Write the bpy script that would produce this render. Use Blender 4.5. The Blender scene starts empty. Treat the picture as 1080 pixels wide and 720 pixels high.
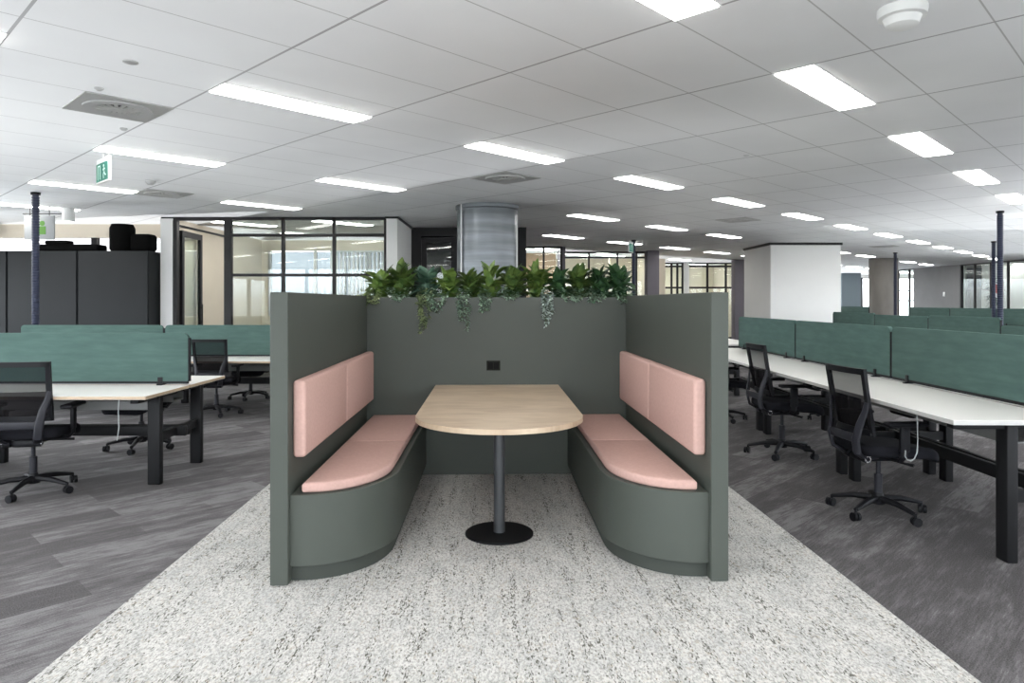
import bpy, bmesh, math, random
from mathutils import Vector, Matrix
random.seed(7)
R = math.radians
S = bpy.context.scene
COL = S.collection

# ------------------------------------------------------------------ camera, world, exposure
cam_d = bpy.data.cameras.new('camera')
cam = bpy.data.objects.new('camera', cam_d); COL.objects.link(cam)
cam.location = (0, 0, 1.4); cam.rotation_euler = (R(90), 0, 0)
cam_d.sensor_fit = 'HORIZONTAL'; cam_d.sensor_width = 36
cam_d.lens = 736/1080*36
cam_d.shift_x = (540-536)/1080
cam_d.shift_y = -(360-318)/1080
cam_d.clip_end = 200
S.camera = cam
S.view_settings.view_transform = 'Standard'
S.view_settings.look = 'None'
S.view_settings.gamma = 1
S.view_settings.use_curve_mapping = False
S.view_settings.exposure = 0.75

w = bpy.data.worlds.new('sky'); S.world = w; w.use_nodes = True
nt = w.node_tree; nt.nodes.clear()
out = nt.nodes.new('ShaderNodeOutputWorld'); bg = nt.nodes.new('ShaderNodeBackground')
tc = nt.nodes.new('ShaderNodeTexCoord'); sx = nt.nodes.new('ShaderNodeSeparateXYZ')
cr = nt.nodes.new('ShaderNodeValToRGB')
nt.links.new(tc.outputs['Generated'], sx.inputs[0]); nt.links.new(sx.outputs['Z'], cr.inputs[0])
e = cr.color_ramp.elements
e[0].position = 0.0; e[0].color = (.43, .425, .415, 1)
e[1].position = .02; e[1].color = (.95, .96, .98, 1)
# the sky is brighter on the left (sun side) than behind the camera
dirr = nt.nodes.new('ShaderNodeMapRange'); dirr.inputs['From Min'].default_value = -1; dirr.inputs['From Max'].default_value = 1
dirr.inputs['To Min'].default_value = 1.1; dirr.inputs['To Max'].default_value = .9
nt.links.new(sx.outputs['X'], dirr.inputs['Value'])
vm = nt.nodes.new('ShaderNodeVectorMath'); vm.operation = 'SCALE'
nt.links.new(cr.outputs[0], vm.inputs[0]); nt.links.new(dirr.outputs[0], vm.inputs['Scale'])
nt.links.new(vm.outputs[0], bg.inputs[0]); bg.inputs[1].default_value = 7.0
nt.links.new(bg.outputs[0], out.inputs[0])

LIGHT_STRENGTH = 10.0
CEIL = 2.875

# ------------------------------------------------------------------ materials
def newmat(name):
    m = bpy.data.materials.new(name); m.use_nodes = True
    return m, m.node_tree, m.node_tree.nodes['Principled BSDF']
def mat(name, col, rough=.6, metal=0, noise=0, nscale=20, stretch=(1, 1, 1), bump=0, spec=.5):
    m, t, b = newmat(name)
    b.inputs['Base Color'].default_value = (*col, 1); b.inputs['Roughness'].default_value = rough
    b.inputs['Metallic'].default_value = metal; b.inputs['Specular IOR Level'].default_value = spec
    if noise or bump:
        g = t.nodes.new('ShaderNodeTexCoord'); mp = t.nodes.new('ShaderNodeMapping'); n = t.nodes.new('ShaderNodeTexNoise')
        mp.inputs['Scale'].default_value = stretch; n.inputs['Scale'].default_value = nscale; n.inputs['Detail'].default_value = 4
        t.links.new(g.outputs['Object'], mp.inputs[0]); t.links.new(mp.outputs[0], n.inputs[0])
        if noise:
            r = t.nodes.new('ShaderNodeValToRGB'); r.color_ramp.elements[0].position = .3; r.color_ramp.elements[1].position = .7
            r.color_ramp.elements[0].color = (*[c*(1-noise) for c in col], 1); r.color_ramp.elements[1].color = (*[min(1, c*(1+noise)) for c in col], 1)
            t.links.new(n.outputs[0], r.inputs[0]); t.links.new(r.outputs[0], b.inputs['Base Color'])
        if bump:
            bp = t.nodes.new('ShaderNodeBump'); bp.inputs['Strength'].default_value = bump; bp.inputs['Distance'].default_value = .002
            t.links.new(n.outputs[0], bp.inputs['Height']); t.links.new(bp.outputs[0], b.inputs['Normal'])
    return m
def emis(name, col, s):
    m, t, b = newmat(name)
    b.inputs['Base Color'].default_value = (*col, 1); b.inputs['Emission Color'].default_value = (*col, 1)
    b.inputs['Emission Strength'].default_value = s
    return m
def glassmat(name, tint=(.93, .97, .95), refl=1.0):
    m = bpy.data.materials.new(name); m.use_nodes = True; t = m.node_tree; t.nodes.clear()
    o = t.nodes.new('ShaderNodeOutputMaterial'); mx = t.nodes.new('ShaderNodeMixShader')
    tr = t.nodes.new('ShaderNodeBsdfTransparent'); tr.inputs[0].default_value = (*tint, 1)
    gl = t.nodes.new('ShaderNodeBsdfGlossy'); gl.inputs['Roughness'].default_value = .01
    lw = t.nodes.new('ShaderNodeLayerWeight'); lw.inputs[0].default_value = .5      # Schlick's Fresnel, the same from both sides
    pw = t.nodes.new('ShaderNodeMath'); pw.operation = 'POWER'; pw.inputs[1].default_value = 5
    ma = t.nodes.new('ShaderNodeMath'); ma.operation = 'MULTIPLY_ADD'; ma.inputs[1].default_value = .95; ma.inputs[2].default_value = .042*refl; ma.use_clamp = True
    t.links.new(lw.outputs['Facing'], pw.inputs[0]); t.links.new(pw.outputs[0], ma.inputs[0]); t.links.new(ma.outputs[0], mx.inputs[0])
    t.links.new(tr.outputs[0], mx.inputs[1]); t.links.new(gl.outputs[0], mx.inputs[2]); t.links.new(mx.outputs[0], o.inputs[0])
    return m
def meshfabric(name, col, open_=.45):
    m = bpy.data.materials.new(name); m.use_nodes = True; t = m.node_tree; t.nodes.clear()
    o = t.nodes.new('ShaderNodeOutputMaterial'); mx = t.nodes.new('ShaderNodeMixShader')
    tr = t.nodes.new('ShaderNodeBsdfTransparent'); d = t.nodes.new('ShaderNodeBsdfDiffuse'); d.inputs[0].default_value = (*col, 1)
    mx.inputs[0].default_value = 1-open_
    t.links.new(tr.outputs[0], mx.inputs[1]); t.links.new(d.outputs[0], mx.inputs[2]); t.links.new(mx.outputs[0], o.inputs[0])
    return m

def node(t, ty, **kw):
    n = t.nodes.new(ty)
    for k, v in kw.items(): setattr(n, k, v)
    return n
def math_(t, op, a, b=None, c=None):
    n = t.nodes.new('ShaderNodeMath'); n.operation = op
    for i, v in enumerate((a, b, c)):
        if v is None: continue
        if isinstance(v, (int, float)): n.inputs[i].default_value = v
        else: t.links.new(v, n.inputs[i])
    return n.outputs[0]
def ramp(t, fac, stops, interp='LINEAR'):
    r = t.nodes.new('ShaderNodeValToRGB'); r.color_ramp.interpolation = interp
    el = r.color_ramp.elements
    while len(el) < len(stops): el.new(.5)
    for q, (p, c) in zip(el, stops): q.position = p; q.color = (*c, 1)
    t.links.new(fac, r.inputs[0]); return r.outputs[0]
def mixc(t, fac, a, b, blend='MIX'):
    n = t.nodes.new('ShaderNodeMix'); n.data_type = 'RGBA'; n.blend_type = blend
    for i, v in ((0, fac), (6, a), (7, b)):
        if isinstance(v, (int, float)): n.inputs[i].default_value = v
        elif isinstance(v, tuple): n.inputs[i].default_value = (*v, 1)
        else: t.links.new(v, n.inputs[i])
    return n.outputs[2]
def noise(t, vec, scale, detail=3, rough=.5):
    n = t.nodes.new('ShaderNodeTexNoise'); n.inputs['Scale'].default_value = scale
    n.inputs['Detail'].default_value = detail; n.inputs['Roughness'].default_value = rough
    t.links.new(vec, n.inputs['Vector']); return n.outputs[0]
def mapping(t, vec, scale=(1, 1, 1), rot=(0, 0, 0), loc=(0, 0, 0)):
    n = t.nodes.new('ShaderNodeMapping'); n.inputs['Scale'].default_value = scale
    n.inputs['Rotation'].default_value = rot; n.inputs['Location'].default_value = loc
    t.links.new(vec, n.inputs[0]); return n.outputs[0]

TH = R(45.7)                       # the direction of the ceiling grid and of the carpet planks
GO = Vector((-1.257, 4.058, 0)); GU = Vector((math.cos(TH), math.sin(TH), 0)); GV = Vector((math.sin(TH), -math.cos(TH), 0))
def grid(i, j, z=CEIL):
    p = GO + GU*1.2*i + GV*.6*j; p.z = z; return p

def ceiling_mat():
    m, t, b = newmat('ceiling_tile')
    pos = node(t, 'ShaderNodeNewGeometry').outputs['Position']
    def coord(d, size):
        v = node(t, 'ShaderNodeVectorMath', operation='SUBTRACT'); t.links.new(pos, v.inputs[0]); v.inputs[1].default_value = GO
        dd = node(t, 'ShaderNodeVectorMath', operation='DOT_PRODUCT'); t.links.new(v.outputs[0], dd.inputs[0]); dd.inputs[1].default_value = d
        f = math_(t, 'FRACT', math_(t, 'DIVIDE', dd.outputs['Value'], size))
        return math_(t, 'MULTIPLY', math_(t, 'SUBTRACT', .5, math_(t, 'ABSOLUTE', math_(t, 'SUBTRACT', f, .5))), size)
    du, dv = coord(GU, 1.2), coord(GV, .6)
    lu = math_(t, 'LESS_THAN', du, .0085); lv = math_(t, 'LESS_THAN', dv, .0045)
    n = noise(t, pos, 1.3, 2)
    base = ramp(t, n, [(.3, (.80, .81, .82)), (.7, (.84, .85, .86))])
    c = mixc(t, lv, base, (.50, .50, .50)); c = mixc(t, lu, c, (.40, .40, .41))
    t.links.new(c, b.inputs['Base Color']); b.inputs['Roughness'].default_value = .85
    return m
def light_carpet():
    m, t, b = newmat('speckled_light_carpet')
    pos = node(t, 'ShaderNodeTexCoord').outputs['Object']
    base = ramp(t, noise(t, mapping(t, pos, (1, .6, 1)), 7, 4), [(.3, (.515, .51, .495)), (.5, (.575, .565, .54)), (.7, (.63, .615, .585))])
    fine = noise(t, mapping(t, pos, (1, .5, 1)), 110, 3, .7)
    base = mixc(t, ramp(t, fine, [(.38, (0, 0, 0)), (.58, (1, 1, 1))]), mixc(t, .75, base, (.24, .235, .225)), base)
    s1 = noise(t, mapping(t, pos, (1, .3, 1)), 130, 2, .6)
    s2 = noise(t, mapping(t, pos, (1, .10, 1)), 26, 2, .5)
    k = ramp(t, math_(t, 'ADD', s1, math_(t, 'MULTIPLY', s2, .5)), [(.85, (0, 0, 0)), (.91, (1, 1, 1))])
    c = mixc(t, k, base, (.12, .115, .10))
    s3 = noise(t, mapping(t, pos, (1, .5, 1), loc=(7, 3, 0)), 60, 2, .6)
    c = mixc(t, ramp(t, s3, [(.58, (0, 0, 0)), (.70, (.5, .5, .5))]), c, (.42, .36, .29))
    t.links.new(c, b.inputs['Base Color']); b.inputs['Roughness'].default_value = .95; b.inputs['Specular IOR Level'].default_value = .1
    bp = node(t, 'ShaderNodeBump'); bp.inputs['Strength'].default_value = .4; bp.inputs['Distance'].default_value = .003
    t.links.new(fine, bp.inputs['Height']); t.links.new(bp.outputs[0], b.inputs['Normal'])
    return m
def dark_carpet():
    m, t, b = newmat('plank_dark_carpet')
    pos = node(t, 'ShaderNodeNewGeometry').outputs['Position']
    p = mapping(t, pos, rot=(0, 0, -TH))
    br = node(t, 'ShaderNodeTexBrick'); t.links.new(p, br.inputs['Vector'])
    br.inputs['Scale'].default_value = 1; br.inputs['Brick Width'].default_value = 1.0; br.inputs['Row Height'].default_value = .25
    br.inputs['Mortar Size'].default_value = 0; br.inputs['Color1'].default_value = (0, 0, 0, 1); br.inputs['Color2'].default_value = (1, 1, 1, 1)
    big = noise(t, mapping(t, p, (1.3, 4.5, 1)), 2.0, 5, .7)
    streak = noise(t, mapping(t, p, (2.4, 36, 1)), 2.2, 5, .75)
    v = math_(t, 'ADD', math_(t, 'MULTIPLY', big, .55), math_(t, 'MULTIPLY', streak, .45))
    bw = node(t, 'ShaderNodeRGBToBW'); t.links.new(br.outputs['Color'], bw.inputs[0])
    v = math_(t, 'ADD', v, math_(t, 'MULTIPLY', math_(t, 'SUBTRACT', bw.outputs[0], .5), .17))
    c = ramp(t, v, [(.42, (.050, .046, .047)), (.48, (.068, .063, .065)), (.50, (.085, .079, .081)), (.55, (.105, .099, .101)), (.57, (.150, .143, .146)), (.63, (.18, .172, .175))])
    f = noise(t, p, 160, 2)
    c = mixc(t, .3, c, ramp(t, f, [(.35, (.035, .035, .035)), (.65, (.19, .18, .183))]))
    t.links.new(c, b.inputs['Base Color']); b.inputs['Roughness'].default_value = .95; b.inputs['Specular IOR Level'].default_value = .1
    return m
def oak():
    m, t, b = newmat('pale_oak')
    pos = node(t, 'ShaderNodeTexCoord').outputs['Object']
    g = noise(t, mapping(t, pos, (1.2, 14, 1)), 3, 6, .65)
    big = noise(t, mapping(t, pos, (1.5, 3, 1)), 2, 2)
    c = ramp(t, g, [(.3, (.37, .265, .175)), (.55, (.48, .365, .255)), (.75, (.56, .445, .33))])
    c = mixc(t, .4, c, ramp(t, big, [(.4, (.38, .285, .20)), (.6, (.60, .49, .37))]))
    t.links.new(c, b.inputs['Base Color']); b.inputs['Roughness'].default_value = .42
    return m
def felt():
    m, t, b = newmat('green_felt')
    pos = node(t, 'ShaderNodeTexCoord').outputs['Object']
    a = noise(t, mapping(t, pos, (1, 1, 6)), 3.5, 5, .6)
    c = ramp(t, a, [(.3, (.066, .112, .101)), (.5, (.076, .128, .116)), (.7, (.088, .148, .134))])
    t.links.new(c, b.inputs['Base Color']); b.inputs['Roughness'].default_value = .95; b.inputs['Specular IOR Level'].default_value = .15
    bp = node(t, 'ShaderNodeBump'); bp.inputs['Strength'].default_value = .3; bp.inputs['Distance'].default_value = .002
    t.links.new(noise(t, pos, 300, 2), bp.inputs['Height']); t.links.new(bp.outputs[0], b.inputs['Normal'])
    return m
def banded_metal():
    m, t, b = newmat('wrapped_metal')
    pos = node(t, 'ShaderNodeTexCoord').outputs['Object']
    a = noise(t, mapping(t, pos, (.5, .5, 7)), 1.6, 3, .5)
    c = ramp(t, a, [(.3, (.12, .135, .145)), (.5, (.165, .18, .195)), (.7, (.22, .24, .26))])
    t.links.new(c, b.inputs['Base Color']); b.inputs['Roughness'].default_value = .33; b.inputs['Metallic'].default_value = .55
    return m

M = dict(
    ceiling=ceiling_mat(), lcarpet=light_carpet(), dcarpet=dark_carpet(), oak=oak(), felt=felt(), wrapped=banded_metal(),
    booth=mat('sage_laminate', (.059, .067, .057), .55, spec=.35, noise=.04, nscale=2), pink=mat('pink_fabric', (.50, .325, .285), .9, noise=.05, nscale=60, bump=.25, spec=.15),
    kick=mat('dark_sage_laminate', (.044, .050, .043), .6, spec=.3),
    black=mat('black_plastic', (.007, .007, .009), .5, spec=.25), blackmetal=mat('black_powder_coat', (.007, .007, .008), .55, spec=.25),
    pole=mat('charcoal_metal', (.045, .048, .052), .42, metal=.2),
    seatfab=mat('black_seat_fabric', (.010, .010, .013), .95, bump=.2, nscale=200, spec=.15), cmesh=meshfabric('black_mesh', (.012, .012, .015), .25),
    cmesh2=meshfabric('dense_black_mesh', (.014, .013, .014), .05),
    bluegrey=mat('charcoal_plastic', (.022, .022, .028), .5, spec=.3), chrome=mat('chrome', (.75, .75, .76), .2, metal=1),
    white=mat('white_laminate', (.80, .79, .76), .35), ply=mat('plywood_edge', (.50, .38, .27), .6, noise=.12, nscale=40, stretch=(1, 1, 8)),
    greyedge=mat('grey_edge', (.52, .51, .49), .5), tray=mat('grey_tray', (.16, .16, .155), .5),
    paint=mat('white_paint', (.80, .80, .79), .7, noise=.015, nscale=2), cream=mat('cream_paint', (.80, .72, .60), .7, noise=.02, nscale=2),
    darkframe=mat('dark_frame', (.012, .011, .012), .45, spec=.3), greywall=mat('grey_wall', (.20, .20, .205), .8, noise=.04, nscale=2),
    purplegrey=mat('grey_purple_paint', (.135, .125, .145), .8), cab=mat('charcoal_cabinet', (.014, .0155, .017), .6, noise=.05, nscale=2, spec=.25), cabside=mat('dark_cabinet', (.010, .012, .014), .6, spec=.2),
    concrete=mat('grey_concrete', (.22, .205, .19), .8, noise=.12, nscale=3, stretch=(1, 1, .3)),
    glass=glassmat('clear_glass', refl=.75), doorglass=glassmat('door_glass', refl=.4), winglass=glassmat('window_glass', (.95, .98, 1), 1.0), tinted=glassmat('dimming_glass', (.255, .27, .285), 1.0), tinted2=glassmat('dimming_glass_light', (.42, .42, .42), 1.0),  # both tints are darkened to dim the sky and the daylight coming through
    lamp=emis('light_diffuser', (1, .985, .95), LIGHT_STRENGTH), lampframe=mat('lamp_frame', (.8, .8, .8), .5),
    vent=mat('grey_vent', (.56, .56, .55), .7), ventring=mat('pale_vent', (.55, .55, .55), .6), ventd=mat('vent_dark', (.05, .05, .05), .6), plastic=mat('white_plastic', (.82, .83, .82), .4),
    exitgreen=emis('exit_green', (.0, .11, .075), .5), exitwhite=emis('exit_white', (.6, .8, .72), .25), green=mat('sign_green', (.10, .26, .04), .6), signgrey=mat('sign_grey', (.36, .37, .38), .6), cap=mat('ceiling_cap', (.62, .62, .62), .6), jet=mat('jet_black', (.004, .004, .004), .9, spec=.05),
    flex=mat('navy_flex', (.022, .028, .058), .5), soil=mat('soil', (.04, .03, .02), .95, noise=.4, nscale=60),
    blind=mat('white_blind', (.82, .84, .86), .8), red=mat('red_print', (.55, .08, .07), .6), screen=mat('screen_glass', (.02, .022, .035), .15),
    socketface=mat('socket_black', (.006, .006, .006), .7, spec=.1), socket=mat('dark_bronze', (.010, .011, .008), .6, spec=.15), cable=mat('white_cable', (.40, .42, .42), .5), warm=mat('warm_timber', (.62, .44, .30), .7, noise=.1, nscale=4),
    city=mat('far_hills', (.35, .40, .42), .9, noise=.2, nscale=.3),
)
def leafmat(name, a, b_):
    m, t, b = newmat(name)
    oi = node(t, 'ShaderNodeTexCoord').outputs['Object']
    c = ramp(t, noise(t, oi, 14, 2), [(.35, a), (.65, b_)])
    t.links.new(c, b.inputs['Base Color']); b.inputs['Roughness'].default_value = .38
    return m
LEAF = [leafmat('leaf_fresh_green', (.035, .085, .018), (.15, .22, .05)), leafmat('leaf_deep_green', (.012, .04, .018), (.045, .10, .035)),
        leafmat('leaf_olive_green', (.025, .06, .015), (.10, .15, .035)), leafmat('leaf_blue_green', (.03, .075, .05), (.09, .16, .11))]
TRAIL = [leafmat('leaf_grey_green', (.13, .22, .15), (.33, .43, .33)), leafmat('leaf_dusty_olive', (.14, .20, .08), (.33, .38, .20)), leafmat('leaf_silver', (.30, .38, .34), (.52, .60, .56))]

# ------------------------------------------------------------------ mesh helpers
class MB:
    def __init__(s): s.bm = bmesh.new(); s.mi = 0
    def _tag(s, faces):
        for f in faces: f.material_index = s.mi
    def box(s, x0, y0, z0, x1, y1, z1, bev=0, seg=2):
        t = bmesh.new(); bmesh.ops.create_cube(t, size=1)
        for v in t.verts: v.co = Vector(((x0+x1)/2+v.co.x*(x1-x0), (y0+y1)/2+v.co.y*(y1-y0), (z0+z1)/2+v.co.z*(z1-z0)))
        if bev: bmesh.ops.bevel(t, geom=list(t.edges), offset=bev, segments=seg, profile=.5, affect='EDGES')
        s.add(t); return s
    def add(s, t, mx=None):
        if mx is not None: bmesh.ops.transform(t, matrix=mx, verts=list(t.verts))
        vm = {}
        for v in t.verts: vm[v] = s.bm.verts.new(v.co)
        for f in t.faces:
            try:
                nf = s.bm.faces.new([vm[v] for v in f.verts]); nf.material_index = s.mi; nf.smooth = True
            except ValueError: pass
        t.free(); return s
    def tube(s, pts, r, n=8, caps=True, flat=None):
        pts = [Vector(p) for p in pts]; k = len(pts); rs = r if isinstance(r, (list, tuple)) else [r]*k
        rings = []; up = Vector((0, 0, 1))
        d0 = (pts[1]-pts[0]).normalized()
        if abs(d0.z) > .9: up = Vector((1, 0, 0))
        side = d0.cross(up).normalized()
        for i, p in enumerate(pts):
            d = ((pts[min(i+1, k-1)]-pts[max(i-1, 0)])).normalized()
            side = (side - d*side.dot(d)).normalized(); u2 = side.cross(d)
            fl = flat or (1, 1)
            rings.append([s.bm.verts.new(p+side*math.cos(2*math.pi*a/n)*rs[i]*fl[0]+u2*math.sin(2*math.pi*a/n)*rs[i]*fl[1]) for a in range(n)])
        for i in range(k-1):
            for a in range(n):
                f = s.bm.faces.new((rings[i][a], rings[i][(a+1) % n], rings[i+1][(a+1) % n], rings[i+1][a])); f.smooth = True; f.material_index = s.mi
        if caps:
            for rg in (rings[0][::-1], rings[-1]):
                f = s.bm.faces.new(rg); f.material_index = s.mi
        return s
    def lathe(s, prof, n=24, c=(0, 0, 0)):
        rings = []
        for (r, z) in prof:
            if r < 1e-5: rings.append([s.bm.verts.new((c[0], c[1], c[2]+z))])
            else: rings.append([s.bm.verts.new((c[0]+r*math.cos(2*math.pi*a/n), c[1]+r*math.sin(2*math.pi*a/n), c[2]+z)) for a in range(n)])
        for p, q in zip(rings, rings[1:]):
            for a in range(n):
                b = (a+1) % n
                vs = [p[a % len(p)], p[b % len(p)], q[b % len(q)], q[a % len(q)]]
                u = []
                for v in vs:
                    if v not in u: u.append(v)
                if len(u) > 2:
                    f = s.bm.faces.new(u); f.smooth = True; f.material_index = s.mi
        return s
    def cyl(s, c, r, h, n=24, axis='z'):
        t = bmesh.new(); bmesh.ops.create_cone(t, cap_ends=True, segments=n, radius1=r, radius2=r, depth=h)
        mx = Matrix.Translation(Vector(c))
        if axis == 'x': mx = mx @ Matrix.Rotation(R(90), 4, 'Y')
        if axis == 'y': mx = mx @ Matrix.Rotation(R(90), 4, 'X')
        return s.add(t, mx)
    def prism(s, outline, z0, z1, bev=0, seg=2):
        t = bmesh.new(); vs = [t.verts.new((x, y, z0)) for x, y in outline]
        f = t.faces.new(vs); ex = bmesh.ops.extrude_face_region(t, geom=[f])
        for v in [g for g in ex['geom'] if isinstance(g, bmesh.types.BMVert)]: v.co.z = z1
        bmesh.ops.recalc_face_normals(t, faces=list(t.faces))
        if bev:
            ed = [e_ for e_ in t.edges if abs(e_.verts[0].co.z-e_.verts[1].co.z) < 1e-6]
            bmesh.ops.bevel(t, geom=ed, offset=bev, segments=seg, profile=.5, affect='EDGES')
        return s.add(t)
    def quad(s, a, b, c, d):
        f = s.bm.faces.new([s.bm.verts.new(p) for p in (a, b, c, d)]); f.material_index = s.mi; return s
    def xf(s, mx): bmesh.ops.transform(s.bm, matrix=mx, verts=list(s.bm.verts)); return s
    def build(s, name, mats, parent=None, smooth=30, loc=None, rotz=0):
        me = bpy.data.meshes.new(name); bmesh.ops.remove_doubles(s.bm, verts=list(s.bm.verts), dist=1e-6) if getattr(s, 'weld', 0) else None; bmesh.ops.recalc_face_normals(s.bm, faces=list(s.bm.faces)) if not getattr(s, 'keep', 0) else None
        s.bm.to_mesh(me); s.bm.free()
        for m in (mats if isinstance(mats, (list, tuple)) else [mats]): me.materials.append(m)
        if smooth:
            for p in me.polygons: p.use_smooth = True
            me.set_sharp_from_angle(angle=R(smooth))
        o = bpy.data.objects.new(name, me); COL.objects.link(o)
        if parent: o.parent = parent
        if loc: o.location = loc
        o.rotation_euler.z = rotz
        return o
def tag(o, label=None, cat=None, group=None, kind=None):
    if label: o['label'] = label
    if cat: o['category'] = cat
    if group: o['group'] = group
    if kind: o['kind'] = kind
    return o
def thing(name, label, cat, loc=(0, 0, 0), rotz=0, group=None):
    o = bpy.data.objects.new(name, None); COL.objects.link(o); o.empty_display_size = .1
    o.location = loc; o.rotation_euler.z = rotz
    return tag(o, label, cat, group)
def dup(root, loc, rotz=0, label=None, group=None):
    def rec(o, par):
        c = o.copy(); COL.objects.link(c)
        if par: c.parent = par
        for ch in list(o.children): rec(ch, c)
        return c
    r = rec(root, None); r.location = loc; r.rotation_euler = (0, 0, rotz)
    if label: r['label'] = label
    if group: r['group'] = group
    return r
def struct(mb, name, m, **k): return tag(mb.build(name, m, **k), kind='structure')
def B(*a, **k): return MB().box(*a, **k)

# ------------------------------------------------------------------ room shell
XL, XR, YB, YF = -10.0, 25.0, -4.5, 38.0
XN = 13.2
PLAN = [(XL, YB), (XN, YB), (XN, 14.5), (18.2, 14.5), (18.2, 20.0), (XR, 20.0), (XR, YF), (-1.9, YF), (-1.9, 16.92), (-6.05, 16.92), (-6.05, 13.42), (XL, 13.42)]
struct(MB().prism(PLAN, -.1, 0), 'floor', M['dcarpet'], smooth=0)
struct(MB().prism(PLAN, CEIL, CEIL+.1), 'ceiling', M['ceiling'], smooth=0)
def window_wall(name, axis, c, a0, a1, nbays, sill, head, idx, solid='paint', gl='winglass'):
    """a perimeter wall with a run of windows"""
    t = .15
    def bx(mb, s0, s1, z0, z1, th=t):
        if axis == 'x': mb.box(s0, c-th/2, z0, s1, c+th/2, z1)
        else: mb.box(c-th/2, s0, z0, c+th/2, s1, z1)
    mb = MB(); bx(mb, a0, a1, 0, sill); bx(mb, a0, a1, head, CEIL)
    struct(mb, name, M[solid])
    bw = (a1-a0)/nbays
    fr = MB()
    for k in range(nbays+1): bx(fr, a0+k*bw-.05, a0+k*bw+.05, sill, head, .12)
    bx(fr, a0, a1, sill, sill+.05, .12); bx(fr, a0, a1, head-.05, head, .12)
    struct(fr, 'trim_%d' % (idx+20 if idx >= 20 else idx), M['darkframe'])
    g = MB(); bx(g, a0, a1, sill+.03, head-.03, .012); struct(g, 'window_%d' % idx, M[gl])
window_wall('wall_back', 'x', YB, XL, XN, 14, .9, 2.8, 1)  # unseen window wall, set close behind the camera for more daylight
window_wall('wall_left', 'y', XL, YB, 13.3, 9, .65, 2.3, 2)
window_wall('wall_right', 'y', XR, 20.0, YF, 10, .3, 2.7, 3, gl='tinted2')
window_wall('wall_right_unseen', 'y', XN, YB, 14.5, 11, .6, 2.35, 20)  # unseen window wall, brought nearer to light the right side
struct(B(XN, 14.5, 0, 18.2, 14.62, CEIL), 'wall_right_unseen_return', M['paint'])  # unseen return that closes off the nearer window wall
window_wall('wall_right_middle', 'y', 18.2, 14.6, 20.0, 4, .1, 2.8, 30)
struct(B(-1.98, 16.92, 0, -1.9, YF, CEIL), 'wall_corridor_left', M['paint'])
struct(B(18.2, 20.0, 0, XR, 20.15, CEIL), 'wall_right_return', M['paint'])
window_wall('wall_front', 'x', YF, -1.9, XR, 14, .6, 2.7, 4)

# light carpet inset in the dark one, in the direction of the booth
BR = R(1.43)
BX, BY = -.035, 3.45
rug = struct(B(-1.745, -7.0, .0, 1.745, 3.4, .006), 'floor_light_carpet', M['lcarpet'], loc=(BX, BY, 0), rotz=BR)

def framed_glass(fname, gname, x0, x1, y, mull, trans, z0=0, z1=CEIL, fw=.05, axis='x', gl='glass'):
    """a run of framed glass partition: mull = mullion positions, trans = transom heights"""
    f = MB(); g = MB()
    def bx(mb, a0, a1, za, zb, d):
        if axis == 'x': mb.box(a0, y-d, za, a1, y+d, zb)
        else: mb.box(y-d, a0, za, y+d, a1, zb)
    for m_ in mull: bx(f, m_-fw/2, m_+fw/2, z0, z1, .04)
    bx(f, x0, x1, z1-.05, z1, .04); bx(f, x0, x1, z0, z0+.06, .04)
    for z in trans: bx(f, x0, x1, z-fw/2, z+fw/2, .035)
    bx(g, x0+.01, x1-.01, z0+.03, z1-.03, .006)
    struct(f, fname, M['darkframe']); struct(g, gname, M[gl])

# meeting room on the left (front glass at Y 12.2)
MY = 12.2
framed_glass('trim_5', 'window_5', -4.87, -2.12, MY, [-4.85, -3.93, -3.04, -2.14], [2.56, 1.864])
struct(B(-4.95, MY-.05, 0, -4.83, MY+.05, CEIL), 'trim_6', M['darkframe'])
struct(B(-6.05, MY-.04, CEIL-.06, -4.87, MY+.04, CEIL), 'trim_7', M['darkframe'])
struct(B(-6.05, MY-.06, 0, -5.84, MY+.12, CEIL-.03), 'wall_meeting_pier', M['paint'])
struct(B(-6.05, MY+.12, 0, -5.93, 16.8, CEIL), 'wall_meeting_left', M['cream'])
struct(B(-5.93, MY+.16, CEIL-.13, -5.915, 14.8, CEIL-.09), 'trim_8', M['darkframe'])
struct(B(-5.84, MY-.05, 0, -5.77, MY+.05, CEIL-.06), 'trim_9', M['darkframe'])
# back wall of the meeting room with a bright window
bw = MB(); bw.box(-5.93, 16.8, 0, -5.75, 16.92, CEIL); bw.box(-5.75, 16.8, 0, -2.6, 16.92, 1.05); bw.box(-5.75, 16.8, 2.62, -2.6, 16.92, CEIL)
bw.box(-2.6, 16.8, 0, -1.9, 16.92, CEIL)
struct(bw, 'wall_meeting_back', M['cream'])
wf = MB()
for x in (-5.75, -4.65, -4.25, -3.4, -2.6): wf.box(x-.03, 16.8, 1.05, x+.03, 16.9, 2.62)
struct(wf, 'window_frame_meeting', M['paint']); bpy.data.objects['window_frame_meeting'].name = 'trim_10'
struct(B(-5.74, 16.85, 1.06, -2.61, 16.86, 2.61), 'window_6', M['tinted'])
struct(B(-2.12, MY-.06, 0, -1.93, MY+.06, CEIL-.02), 'wall_meeting_end', M['paint'])
struct(MB().prism([(-2.06, MY+.06), (-1.93, MY+.06), (-1.93, 13.9), (-2.06, 13.9)], 0, CEIL-.02), 'wall_meeting_right', M['paint'])
struct(B(-2.12, 13.98, 0, -1.98, 16.8, CEIL), 'wall_meeting_side', M['cream'])
struct(MB().box(-2.14, MY-.09, CEIL-.03, -1.90, 13.9, CEIL), 'trim_11', M['darkframe'])
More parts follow.
